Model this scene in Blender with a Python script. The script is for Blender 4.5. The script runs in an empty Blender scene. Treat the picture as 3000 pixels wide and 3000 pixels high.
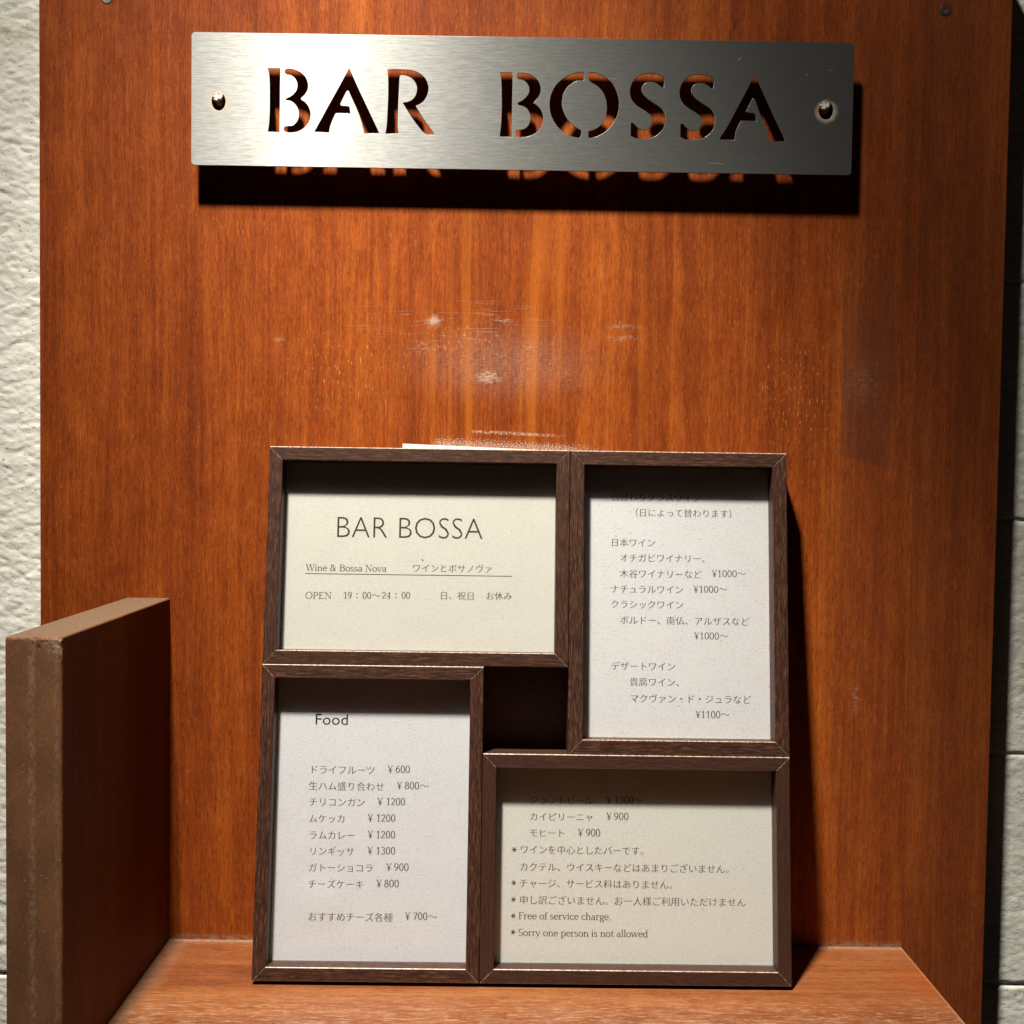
import bpy, bmesh, math, random
from mathutils import Matrix, Vector, noise as mnoise

# ------------------------------------------------------------------ units
# drawing unit = 0.2 mm on the board; x right, y down, z out of the board
S = 0.0002
ZC = 1.4                       # height of the lens above the pavement
def W(x, y, z):
    return Vector((x * S, -z * S, ZC - y * S))

scene = bpy.context.scene
COL = scene.collection

# ------------------------------------------------------------------ camera
cam = bpy.data.cameras.new("camera")
cam.sensor_width = 36.0
cam.lens = 36.0
cam.clip_start = 0.01
cam.clip_end = 100.0
cam_ob = bpy.data.objects.new("camera", cam)
COL.objects.link(cam_ob)
R0 = (0.99988778, -0.01392867, -0.00551449)
R1 = (0.01372549, 0.99928213, -0.03531053)
R2 = (0.00600236, 0.03523088, 0.99936117)
def cv(r): return Vector((r[0], r[2], -r[1]))
right, down, fwd = cv(R0), cv(R1), cv(R2)
rot = Matrix((right, -down, -fwd)).transposed()
cam_ob.matrix_world = Matrix.Translation(W(0, 0, 3000)) @ rot.to_4x4()
scene.camera = cam_ob

# ------------------------------------------------------------------ world: night street
world = bpy.data.worlds.new("World")
scene.world = world
world.use_nodes = True
wn = world.node_tree.nodes
wl = world.node_tree.links
sky = wn.new("ShaderNodeTexSky")
sky.sky_type = 'NISHITA'
sky.sun_disc = False
sky.sun_elevation = math.radians(2.0)
sky.sun_rotation = math.radians(0)
wl.new(sky.outputs[0], wn["Background"].inputs[0])
wn["Background"].inputs[1].default_value = 0.003

# ------------------------------------------------------------------ the lit lamp above the board
LAMP = (-1150, -5870, 2340)
def lamp(name, energy, angle, blend, aim):
    d = bpy.data.lights.new(name, 'SPOT')
    d.energy = energy
    d.color = (1.0, 0.94, 0.845)
    d.spot_size = math.radians(angle)
    d.spot_blend = blend
    d.shadow_soft_size = 0.045
    o = bpy.data.objects.new(name, d)
    COL.objects.link(o)
    o.location = W(*LAMP)
    o.rotation_euler = (W(*aim) - W(*LAMP)).to_track_quat('-Z', 'Y').to_euler()
    return o
lamp("spot_lamp_beam", 232.0, 28, 1.0, (0, 1350, 0)).scale = (1.22, 1.0, 1.0)
lamp("spot_lamp_spill", 52.0, 100, 1.0, (0, 700, 0))

scene.view_settings.view_transform = 'Standard'
scene.view_settings.look = 'None'
scene.view_settings.exposure = 0.0
scene.view_settings.gamma = 1.0

# ------------------------------------------------------------------ object helpers
def tag(o, label=None, cat=None, group=None, kind=None):
    if label: o["label"] = label
    if cat: o["category"] = cat
    if group: o["group"] = group
    if kind: o["kind"] = kind
    return o

def empty(name, loc, rot=(0, 0, 0)):
    o = bpy.data.objects.new(name, None)
    o.empty_display_size = 0.05
    COL.objects.link(o)
    o.location = loc
    o.rotation_euler = rot
    return o

def link(name, me, mats, parent=None):
    o = bpy.data.objects.new(name, me)
    if not isinstance(mats, (list, tuple)): mats = [mats]
    for m in mats: me.materials.append(m)
    COL.objects.link(o)
    if parent: o.parent = parent
    return o

def mesh(name, verts, faces, mats, parent=None, smooth=False, midx=None):
    me = bpy.data.meshes.new(name)
    me.from_pydata([tuple(v) for v in verts], [], faces)
    if midx: me.polygons.foreach_set("material_index", midx)
    me.validate()
    bm = bmesh.new(); bm.from_mesh(me)
    bmesh.ops.recalc_face_normals(bm, faces=bm.faces)
    bm.to_mesh(me); bm.free()
    if smooth:
        me.polygons.foreach_set("use_smooth", [True] * len(me.polygons))
    return link(name, me, mats, parent)

def box_bm(c0, c1, bev=0.0, seg=2):
    bm = bmesh.new()
    vs = [bm.verts.new((x, y, z)) for x in (c0[0], c1[0]) for y in (c0[1], c1[1]) for z in (c0[2], c1[2])]
    for f in ((0, 1, 3, 2), (4, 6, 7, 5), (0, 4, 5, 1), (2, 3, 7, 6), (0, 2, 6, 4), (1, 5, 7, 3)):
        bm.faces.new([vs[i] for i in f])
    bmesh.ops.recalc_face_normals(bm, faces=bm.faces)
    if bev:
        bmesh.ops.bevel(bm, geom=list(bm.edges), offset=bev, segments=seg, affect='EDGES', profile=0.5)
    return bm

def bm_obj(name, bm, mats, parent=None, smooth=False):
    me = bpy.data.meshes.new(name)
    bm.to_mesh(me); bm.free()
    if smooth: me.polygons.foreach_set("use_smooth", [True] * len(me.polygons))
    return link(name, me, mats, parent)

# ------------------------------------------------------------------ node helpers
class NT:
    def __init__(self, name):
        self.m = bpy.data.materials.new(name)
        self.m.use_nodes = True
        self.t = self.m.node_tree
        self.t.nodes.clear()
        self.out = self.t.nodes.new("ShaderNodeOutputMaterial")
    def n(self, typ, ins=None, **props):
        nd = self.t.nodes.new(typ)
        for k, v in props.items(): setattr(nd, k, v)
        for k, v in (ins or {}).items(): self.set(nd.inputs[k], v)
        return nd
    def set(self, sock, v):
        if isinstance(v, bpy.types.NodeSocket): self.t.links.new(v, sock)
        else: sock.default_value = v
    def math(self, op, a, b=0.0, c=None, clamp=False):
        nd = self.n("ShaderNodeMath", {0: a, 1: b}, operation=op, use_clamp=clamp)
        if c is not None: self.set(nd.inputs[2], c)
        return nd.outputs[0]
    def mul(self, a, b): return self.math('MULTIPLY', a, b)
    def add(self, a, b): return self.math('ADD', a, b)
    def smooth(self, v, a, b, lo=0.0, hi=1.0):
        nd = self.n("ShaderNodeMapRange", {0: v, 1: a, 2: b, 3: lo, 4: hi}, interpolation_type='SMOOTHSTEP')
        return nd.outputs[0]
    def lin(self, v, a, b, lo=0.0, hi=1.0):
        return self.n("ShaderNodeMapRange", {0: v, 1: a, 2: b, 3: lo, 4: hi}).outputs[0]
    def vmul(self, v, s):
        return self.n("ShaderNodeVectorMath", {0: v, 1: s}, operation='MULTIPLY').outputs[0]
    def vadd(self, v, s):
        return self.n("ShaderNodeVectorMath", {0: v, 1: s}, operation='ADD').outputs[0]
    def noise(self, v, scale=1.0, detail=2.0, rough=0.5, dist=0.0):
        return self.n("ShaderNodeTexNoise", {"Vector": v, "Scale": scale, "Detail": detail, "Roughness": rough, "Distortion": dist}).outputs[0]
    def mix(self, f, a, b, blend='MIX'):
        nd = self.n("ShaderNodeMix", {"Factor": f}, data_type='RGBA', blend_type=blend)
        cs = [s for s in nd.inputs if s.type == 'RGBA']
        self.set(cs[0], a if isinstance(a, bpy.types.NodeSocket) else tuple(a) + (1,) * (4 - len(a)))
        self.set(cs[1], b if isinstance(b, bpy.types.NodeSocket) else tuple(b) + (1,) * (4 - len(b)))
        return [s for s in nd.outputs if s.type == 'RGBA'][0]
    def ramp(self, f, stops):
        nd = self.n("ShaderNodeValToRGB", {0: f})
        e = nd.color_ramp.elements
        while len(e) < len(stops): e.new(0.5)
        for i, (p, c) in enumerate(stops):
            e[i].position = p
            e[i].color = tuple(c) + (1,)
        return nd.outputs[0]
    def px(self):
        tc = self.n("ShaderNodeTexCoord")
        p = self.vmul(tc.outputs["Object"], (1 / S, 1 / S, 1 / S))
        sp = self.n("ShaderNodeSeparateXYZ", {0: p})
        return p, sp.outputs[0], sp.outputs[1], sp.outputs[2]
    def uvpx(self):
        tc = self.n("ShaderNodeTexCoord")
        return tc.outputs["UV"]
    def bump(self, h, dist, strength=1.0, normal=None):
        ins = {"Height": h, "Distance": dist, "Strength": strength}
        if normal is not None: ins["Normal"] = normal
        return self.n("ShaderNodeBump", ins).outputs[0]
    def pbsdf(self, **kw):
        nd = self.n("ShaderNodeBsdfPrincipled")
        for k, v in kw.items():
            k = k.replace("_", " ")
            if k in nd.inputs:
                if isinstance(v, tuple) and len(v) == 3 and nd.inputs[k].type == 'RGBA': v = v + (1,)
                self.set(nd.inputs[k], v)
        return nd
    def done(self, sh):
        self.t.links.new(sh, self.out.inputs[0])
        return self.m
    def ell(self, X, Y, cx, cy, rx, ry, soft=0.5):
        dx = self.math('DIVIDE', self.math('SUBTRACT', X, cx), rx)
        dy = self.math('DIVIDE', self.math('SUBTRACT', Y, cy), ry)
        d = self.math('SQRT', self.add(self.mul(dx, dx), self.mul(dy, dy)))
        return self.smooth(d, 1.0, 1.0 - soft)
    def rect(self, X, Y, x0, x1, y0, y1, sx, sy):
        a = self.mul(self.smooth(X, x0 - sx, x0 + sx), self.smooth(X, x1 + sx, x1 - sx))
        b = self.mul(self.smooth(Y, y0 - sy, y0 + sy), self.smooth(Y, y1 + sy, y1 - sy))
        return self.mul(a, b)

# ------------------------------------------------------------------ materials
def wood_layers(k, P, along, dark, mid, light, seed=0.0, broad=170.0):
    """fine straight-grained red-brown veneer; along = axis index of the grain"""
    def sc(w, l):
        v = [1 / w] * 3
        v[along] = 1 / l
        return tuple(v)
    Q = k.vadd(P, (seed, seed * 0.7, seed * 1.3))
    warp = k.noise(k.vmul(Q, sc(160, 420)), 1, 2, 0.5)
    wv = [22.0, 22.0, 22.0]; wv[along] = 0.0
    wc = k.n("ShaderNodeCombineXYZ", {i: (k.mul(k.math('SUBTRACT', warp, 0.5), wv[i])) for i in range(3)}).outputs[0]
    Qw = k.n("ShaderNodeVectorMath", {0: Q, 1: wc}, operation='ADD').outputs[0]
    b1 = k.noise(k.vmul(Qw, sc(broad, 2600)), 1, 3, 0.55)
    b2 = k.noise(k.vmul(Qw, sc(26, 900)), 1, 3, 0.6)
    f1 = k.noise(k.vmul(Q, sc(2.8, 36)), 1, 3, 0.65)
    f2 = k.noise(k.vmul(k.vadd(Q, (91.0, 37.0, 53.0)), sc(3.0, 24)), 1, 2, 0.6)
    mot = k.noise(k.vmul(Q, sc(60, 110)), 1, 3, 0.6)
    t = k.add(k.add(k.mul(b1, 0.66), k.mul(b2, 0.44)), k.add(k.mul(f1, 0.58), k.mul(mot, 0.30)))
    b3 = k.noise(k.vmul(Qw, sc(9, 240)), 1, 2, 0.55)
    t = k.add(t, k.mul(b3, 0.36))
    t = k.lin(t, 0.83, 1.51)
    c = k.ramp(t, [(0.0, dark), (0.48, mid), (1.0, light)])
    pores = k.smooth(f2, 0.52, 0.68)
    c = k.mix(k.mul(pores, 0.36), c, tuple(0.35 * x for x in dark))
    flecks = k.smooth(k.noise(k.vmul(k.vadd(Q, (211.0, 137.0, 17.0)), sc(3.2, 22)), 1, 1, 0.5), 0.66, 0.74)
    c = k.mix(k.mul(flecks, 0.28), c, tuple(min(1.0, 1.45 * x + 0.004) for x in light))
    h = k.math('SUBTRACT', f1, k.mul(pores, 0.6))
    return c, h, mot

DK, MD, LT = (0.105, 0.0195, 0.0055), (0.268, 0.053, 0.0075), (0.50, 0.128, 0.0155)

def mat_board():
    k = NT("veneer_board")
    P, X, Yd, Z = k.px()
    Y = k.mul(Z, -1.0)
    c, h, mot = wood_layers(k, P, 2, DK, MD, LT)
    fine = k.noise(k.vmul(P, (1 / 5.0, 1 / 5.0, 1 / 9.0)), 1, 3, 0.7)
    grit = k.smooth(fine, 0.52, 0.66)
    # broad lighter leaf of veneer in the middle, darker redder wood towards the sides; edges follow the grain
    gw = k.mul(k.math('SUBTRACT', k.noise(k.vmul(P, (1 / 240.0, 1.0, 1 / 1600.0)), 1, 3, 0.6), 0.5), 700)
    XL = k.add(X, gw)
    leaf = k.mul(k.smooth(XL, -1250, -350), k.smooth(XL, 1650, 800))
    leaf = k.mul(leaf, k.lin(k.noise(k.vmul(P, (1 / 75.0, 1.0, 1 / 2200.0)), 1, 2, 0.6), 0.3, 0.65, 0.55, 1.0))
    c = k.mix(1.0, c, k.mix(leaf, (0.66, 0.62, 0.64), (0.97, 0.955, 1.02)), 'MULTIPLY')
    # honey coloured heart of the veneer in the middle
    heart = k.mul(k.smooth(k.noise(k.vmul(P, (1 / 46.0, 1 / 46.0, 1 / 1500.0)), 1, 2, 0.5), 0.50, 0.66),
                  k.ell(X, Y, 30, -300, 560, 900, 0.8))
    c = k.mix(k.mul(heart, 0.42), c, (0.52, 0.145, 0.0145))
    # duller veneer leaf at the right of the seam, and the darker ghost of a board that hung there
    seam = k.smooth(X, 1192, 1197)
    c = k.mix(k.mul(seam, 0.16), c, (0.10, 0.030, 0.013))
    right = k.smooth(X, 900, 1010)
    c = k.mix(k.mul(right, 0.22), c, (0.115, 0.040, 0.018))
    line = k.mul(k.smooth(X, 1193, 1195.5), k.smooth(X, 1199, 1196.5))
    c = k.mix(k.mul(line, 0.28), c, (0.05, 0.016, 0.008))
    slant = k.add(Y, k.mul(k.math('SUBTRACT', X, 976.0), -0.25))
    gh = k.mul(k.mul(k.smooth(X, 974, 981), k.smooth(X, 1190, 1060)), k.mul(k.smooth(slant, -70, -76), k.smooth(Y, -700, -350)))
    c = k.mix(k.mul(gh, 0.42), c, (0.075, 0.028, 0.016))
    # whitish scuffs
    wx = k.mul(k.math('SUBTRACT', k.noise(k.vmul(P, (1 / 28.0, 1.0, 1 / 16.0)), 1, 3, 0.65), 0.5), 70)
    wy = k.mul(k.math('SUBTRACT', k.noise(k.vmul(k.vadd(P, (500.0, 0.0, 90.0)), (1 / 24.0, 1.0, 1 / 13.0)), 1, 3, 0.65), 0.5), 40)
    XW, YW = k.add(X, wx), k.add(Y, wy)
    rub = k.noise(k.vmul(P, (1 / 17.0, 1.0, 1 / 4.5)), 1, 3, 0.7)
    rub = k.add(k.mul(rub, 0.78), k.mul(fine, 0.22))
    def scuff(cx, cy, rx, ry, amt, lo=0.44, hi=0.60):
        return k.mul(k.mul(k.ell(XW, YW, cx, cy, rx, ry, 0.95), k.smooth(rub, lo - 0.03, hi + 0.08)), amt * 0.85)
    white = scuff(-218, -448, 30, 24, 0.75, 0.36, 0.5)
    for a in ((-57, -287, 66, 30, 0.8, 0.40, 0.53), (45, -283, 55, 24, 0.35), (-30, -330, 90, 30, 0.30), (130, -350, 90, 60, 0.25),
              (160, -300, 150, 90, 0.16), (-240, -370, 80, 26, 0.35), (-20, -452, 60, 9, 0.55), (70, -376, 50, 9, 0.6),
              (330, -440, 80, 12, 0.4), (340, -405, 70, 10, 0.4), (1032, -285, 90, 100, 0.12), (1040, 640, 10, 70, 0.45), (-665, -385, 24, 12, 0.5)):
        white = k.math('MAXIMUM', white, scuff(*a))
    haze = k.mul(k.mul(k.ell(XW, YW, -10, -330, 380, 150, 1.0), k.smooth(rub, 0.30, 0.62)), 0.16)
    white = k.math('MAXIMUM', white, haze)
    hs = k.smooth(k.noise(k.vmul(P, (1 / 160.0, 1 / 20.0, 1 / 3.2)), 1, 2, 0.6), 0.60, 0.70)
    hband = k.mul(k.mul(hs, k.ell(X, Y, -160, -440, 420, 90, 0.6)), 0.30)
    white = k.math('MAXIMUM', white, hband)
    # worn pale flecks along the grain
    wf = k.smooth(k.noise(k.vmul(P, (1 / 4.2, 1 / 20.0, 1 / 20.0)), 1, 1, 0.5), 0.655, 0.71)
    wmask = k.math('MAXIMUM', k.ell(X, Y, -480, -300, 300, 170, 0.8),
                   k.math('MAXIMUM', k.ell(X, Y, -120, -380, 260, 120, 0.8), k.ell(X, Y, 850, -260, 190, 260, 0.8)))
    c = k.mix(k.mul(k.mul(wf, wmask), 0.55), c, (0.62, 0.34, 0.12))
    # pale specks and a thin pale line just above the frames
    slope = k.add(Y, k.mul(X, -0.035))
    dens = k.mul(k.mul(k.smooth(slope, -128, -84), k.smooth(X, -260, -190)), k.smooth(X, 420, 150))
    pale_specks = k.mul(k.smooth(k.add(k.noise(k.vmul(P, (1 / 4.0, 1 / 4.0, 1 / 3.0)), 1, 2, 0.6), k.mul(dens, 0.30)), 0.74, 0.84), k.smooth(dens, 0.0, 0.1))
    rl = k.mul(k.mul(k.smooth(slope, -131, -126), k.smooth(slope, -118, -123)), k.mul(k.smooth(X, -110, -90), k.smooth(X, 200, 60)))
    pale_specks = k.math('MAXIMUM', pale_specks, k.mul(rl, k.smooth(fine, 0.42, 0.6)))
    white = k.math('MAXIMUM', white, k.mul(pale_specks, 0.62))
    # stray specks of paint and lint
    vo = k.n("ShaderNodeTexVoronoi", {"Vector": k.vmul(P, (1 / 95.0, 1 / 95.0, 1 / 95.0)), "Randomness": 1.0})
    sp = k.mul(k.smooth(vo.outputs["Distance"], 0.045, 0.025), k.smooth(k.n("ShaderNodeSeparateColor", {0: vo.outputs["Color"]}).outputs[0], 0.55, 0.6))
    white = k.math('MAXIMUM', white, k.mul(sp, 0.7))
    c = k.mix(white, c, (0.62, 0.52, 0.40))
    # dust in the corner with the shelf
    jz = k.mul(k.mul(k.smooth(Y, 1366, 1385), k.mul(k.smooth(Y, 1391, 1389), k.smooth(X, 1199, 1196))), k.smooth(k.noise(k.vmul(P, (1 / 30.0, 1 / 30.0, 1 / 9.0)), 1, 3, 0.6), 0.36, 0.6))
    c = k.mix(k.mul(jz, 0.75), c, (0.22, 0.16, 0.11))
    rough = k.add(0.40, k.mul(mot, 0.22))
    rough = k.add(rough, k.mul(white, 0.3))
    nb = k.bump(k.add(h, k.mul(grit, 0.15)), 0.00016, 0.55)
    return k.done(k.pbsdf(Base_Color=c, Roughness=rough, Specular_IOR_Level=0.11, Normal=nb).outputs[0])

def mat_shelf():
    k = NT("veneer_shelf")
    P, X, Yd, Z = k.px()
    D = k.mul(Yd, -1.0)
    c, h, mot = wood_layers(k, P, 0, (0.085, 0.022, 0.0075), (0.168, 0.050, 0.0145), (0.26, 0.100, 0.034), 400.0, 120.0)
    fine = k.noise(k.vmul(P, (1 / 12.0, 1 / 6.0, 1 / 6.0)), 1, 3, 0.7)
    # grey dust at the back joint and along the side panel, worn centre front
    cloud = k.noise(k.vmul(P, (1 / 70.0, 1 / 70.0, 1 / 70.0)), 1, 3, 0.6)
    d1 = k.smooth(D, 34, 6)
    d2 = k.mul(k.smooth(k.add(X, k.mul(cloud, 60)), -870, -960), 0.75)
    d3 = k.mul(k.mul(k.smooth(D, 300, 560), k.smooth(cloud, 0.38, 0.62)), 0.5)
    dust = k.math('MAXIMUM', d1, k.math('MAXIMUM', d2, d3))
    dust = k.mul(dust, k.smooth(fine, 0.2, 0.62))
    c = k.mix(k.mul(dust, 0.62), c, (0.26, 0.175, 0.115))
    wear = k.mul(k.smooth(k.noise(k.vmul(P, (1 / 40.0, 1 / 5.0, 1 / 5.0)), 1, 3, 0.65), 0.50, 0.66), k.smooth(D, 250, 420))
    c = k.mix(k.mul(wear, 0.45), c, (0.40, 0.235, 0.13))
    fresh = k.mul(k.ell(X, D, 1190, 200, 150, 140, 1.0), 0.55)
    c = k.mix(fresh, c, (0.24, 0.048, 0.010))
    edge = k.smooth(X, 1187, 1195)
    c = k.mix(k.mul(edge, 0.5), c, (0.34, 0.16, 0.07))
    vo = k.n("ShaderNodeTexVoronoi", {"Vector": k.vmul(P, (1 / 70.0,) * 3), "Randomness": 1.0})
    sp = k.mul(k.smooth(vo.outputs["Distance"], 0.05, 0.03), k.smooth(k.n("ShaderNodeSeparateColor", {0: vo.outputs["Color"]}).outputs[0], 0.5, 0.55))
    c = k.mix(k.mul(sp, 0.7), c, (0.7, 0.55, 0.38))
    rough = k.add(k.add(0.34, k.mul(mot, 0.2)), k.mul(dust, 0.3))
    nb = k.bump(h, 0.00014, 0.5)
    return k.done(k.pbsdf(Base_Color=c, Roughness=rough, Specular_IOR_Level=0.25, Normal=nb).outputs[0])

def mat_side():
    k = NT("veneer_side")
    P, X, Yd, Z = k.px()
    Y = k.mul(Z, -1.0)
    D = k.mul(Yd, -1.0)
    c, h, mot = wood_layers(k, P, 2, (0.055, 0.013, 0.005), (0.115, 0.029, 0.0085), (0.17, 0.050, 0.014), 900.0)  # darker than the other boards: the inner face's shade is put into the colour
    fine = k.noise(k.vmul(P, (1 / 7.0, 1 / 7.0, 1 / 12.0)), 1, 3, 0.7)
    # dull, dusty front edge with a flaky streak; dusty top
    front = k.smooth(D, 726, 730)
    cf = k.mix(k.smooth(mot, 0.3, 0.7), (0.128, 0.052, 0.020), (0.172, 0.070, 0.027))
    wob = k.mul(k.math('SUBTRACT', k.noise(k.vmul(P, (0.0, 0.0, 1 / 60.0)), 1, 3, 0.6), 0.5), 26)
    str1 = k.smooth(k.math('ABSOLUTE', k.add(k.add(X, 1050), wob)), 13, 2)
    str2 = k.mul(k.smooth(k.math('ABSOLUTE', k.add(k.add(X, 994), wob)), 9, 0), 0.6)
    stk = k.mul(k.math('MAXIMUM', str1, str2), k.smooth(fine, 0.40, 0.62))
    cf = k.mix(k.mul(stk, 0.26), cf, (0.40, 0.29, 0.21))
    speck = k.smooth(k.noise(k.vmul(P, (1 / 5.0, 1 / 5.0, 1 / 6.0)), 1, 1, 0.5), 0.68, 0.74)
    cf = k.mix(k.mul(speck, 0.3), cf, (0.42, 0.27, 0.18))
    cn = k.noise(k.vmul(P, (1 / 30.0, 1 / 30.0, 1 / 22.0)), 1, 2, 0.6, 0.8)
    cm = k.mul(k.smooth(k.math('ABSOLUTE', k.math('SUBTRACT', cn, 0.5)), 0.022, 0.008), k.ell(X, Y, -1012, 386, 50, 22, 0.5))
    cf = k.mix(k.mul(cm, 0.95), cf, (0.012, 0.006, 0.004))
    pale = k.mul(k.ell(X, Y, -990, 392, 40, 46, 0.8), k.smooth(fine, 0.4, 0.6))
    cf = k.mix(k.mul(pale, 0.6), cf, (0.40, 0.29, 0.19))
    c = k.mix(front, c, cf)
    top = k.smooth(Y, 374.5, 373.2)
    ct = k.mix(k.smooth(fine, 0.3, 0.7), (0.080, 0.043, 0.021), (0.130, 0.078, 0.043))
    c = k.mix(top, c, ct)
    dull = k.math('MAXIMUM', front, top)
    rough = k.add(k.add(0.40, k.mul(mot, 0.2)), k.mul(dull, 0.25))
    nb = k.bump(k.add(h, k.mul(k.mul(fine, dull), 0.3)), 0.00016, 0.6)
    return k.done(k.pbsdf(Base_Color=c, Roughness=rough, Specular_IOR_Level=k.lin(dull, 0.0, 1.0, 0.06, 0.3), Normal=nb).outputs[0])

def mat_moulding(name, dark, mid, light, contrast):
    k = NT(name)
    uv = k.uvpx()
    a = k.noise(k.vmul(uv, (1 / 28.0, 1 / 2.5, 1.0)), 1, 3, 0.65, 0.3)
    b = k.noise(k.vmul(k.vadd(uv, (77.0, 31.0, 0.0)), (1 / 55.0, 1 / 5.5, 1.0)), 1, 2, 0.5, 0.4)
    g = k.noise(k.vmul(uv, (1 / 400.0, 1 / 60.0, 1.0)), 1, 2, 0.5)
    t = k.add(k.mul(a, 0.6), k.mul(b, 0.4))
    t = k.lin(t, 0.5 - 0.22 / contrast, 0.5 + 0.22 / contrast)
    c = k.ramp(t, [(0.0, dark), (0.5, mid), (1.0, light)])
    c = k.mix(k.mul(k.smooth(g, 0.4, 0.7), 0.25), c, mid)
    nb = k.bump(t, 0.00007, 0.6)
    return k.done(k.pbsdf(Base_Color=c, Roughness=0.45, Specular_IOR_Level=0.28, Normal=nb).outputs[0])

def mat_raw_glint():  # raw mitre edges, plus the lamp's glint on level edges painted in paler
    k = NT("raw_glint_edge")
    P, X, Yd, Z = k.px()
    n = k.noise(k.vmul(P, (1 / 9.0,) * 3), 1, 3, 0.7)
    c = k.mix(k.smooth(n, 0.38, 0.62), (0.16, 0.10, 0.07), (0.42, 0.315, 0.235))
    return k.done(k.pbsdf(Base_Color=c, Roughness=0.42, Specular_IOR_Level=0.5).outputs[0])

def mat_paper(name, col, speck, warp=0.0, spots=()):
    k = NT(name)
    P, X, Yd, Z = k.px()
    fib = k.noise(k.vmul(P, (1 / 14.0, 1.0, 1 / 5.0)), 1, 3, 0.6)
    cl = k.noise(k.vmul(P, (1 / 60.0, 1.0, 1 / 60.0)), 1, 3, 0.6)
    sp = k.noise(k.vmul(P, (1 / 4.5, 1.0, 1 / 5.5)), 1, 2, 0.5)
    c = k.mix(k.smooth(fib, 0.35, 0.65), tuple(0.93 * x for x in col), col)
    m = k.mul(k.mul(k.smooth(sp, 0.54, 0.66), k.smooth(cl, 0.34, 0.66)), speck)
    c = k.mix(m, c, tuple(0.45 * x for x in col))
    rare = k.smooth(k.noise(k.vmul(P, (1 / 7.0, 1.0, 1 / 8.0)), 1, 0, 0.5), 0.80, 0.84)
    c = k.mix(k.mul(rare, 0.45), c, (0.22, 0.19, 0.15))
    buck = k.noise(k.vmul(P, (1 / 260.0, 1.0, 1 / 200.0)), 1, 2, 0.5, 0.4)
    hgt = k.add(k.mul(fib, 0.05), k.mul(buck, warp))
    for (cx, cy, rx, ry, a) in spots:
        hgt = k.add(hgt, k.mul(k.ell(X, k.mul(Z, -1.0), cx, cy, rx, ry, 0.9), a))
    nb = k.bump(hgt, 0.0010, 0.6)
    return k.done(k.pbsdf(Base_Color=c, Roughness=0.7, Specular_IOR_Level=0.25, Normal=nb).outputs[0])

def mat_simple(name, col, rough=0.6, metal=0.0, spec=0.4, nscale=0.0, amt=0.2):
    k = NT(name)
    c = tuple(col)
    if nscale:
        P, X, Yd, Z = k.px()
        n = k.noise(k.vmul(P, (1 / nscale,) * 3), 1, 3, 0.6)
        c = k.mix(n, tuple(x * (1 - amt) for x in col), tuple(min(1, x * (1 + amt)) for x in col))
    return k.done(k.pbsdf(Base_Color=c, Roughness=rough, Metallic=metal, Specular_IOR_Level=spec).outputs[0])

def mat_glass():
    k = NT("clear_glazing")
    tr = k.n("ShaderNodeBsdfTransparent", {0: (0.985, 0.985, 0.98, 1)})
    gl = k.n("ShaderNodeBsdfGlossy", {"Color": (1, 1, 1, 1), "Roughness": 0.03})
    fr = k.n("ShaderNodeFresnel", {"IOR": 1.45})
    mx = k.n("ShaderNodeMixShader", {0: k.mul(fr.outputs[0], 0.30), 1: tr.outputs[0], 2: gl.outputs[0]})
    return k.done(mx.outputs[0])

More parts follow.
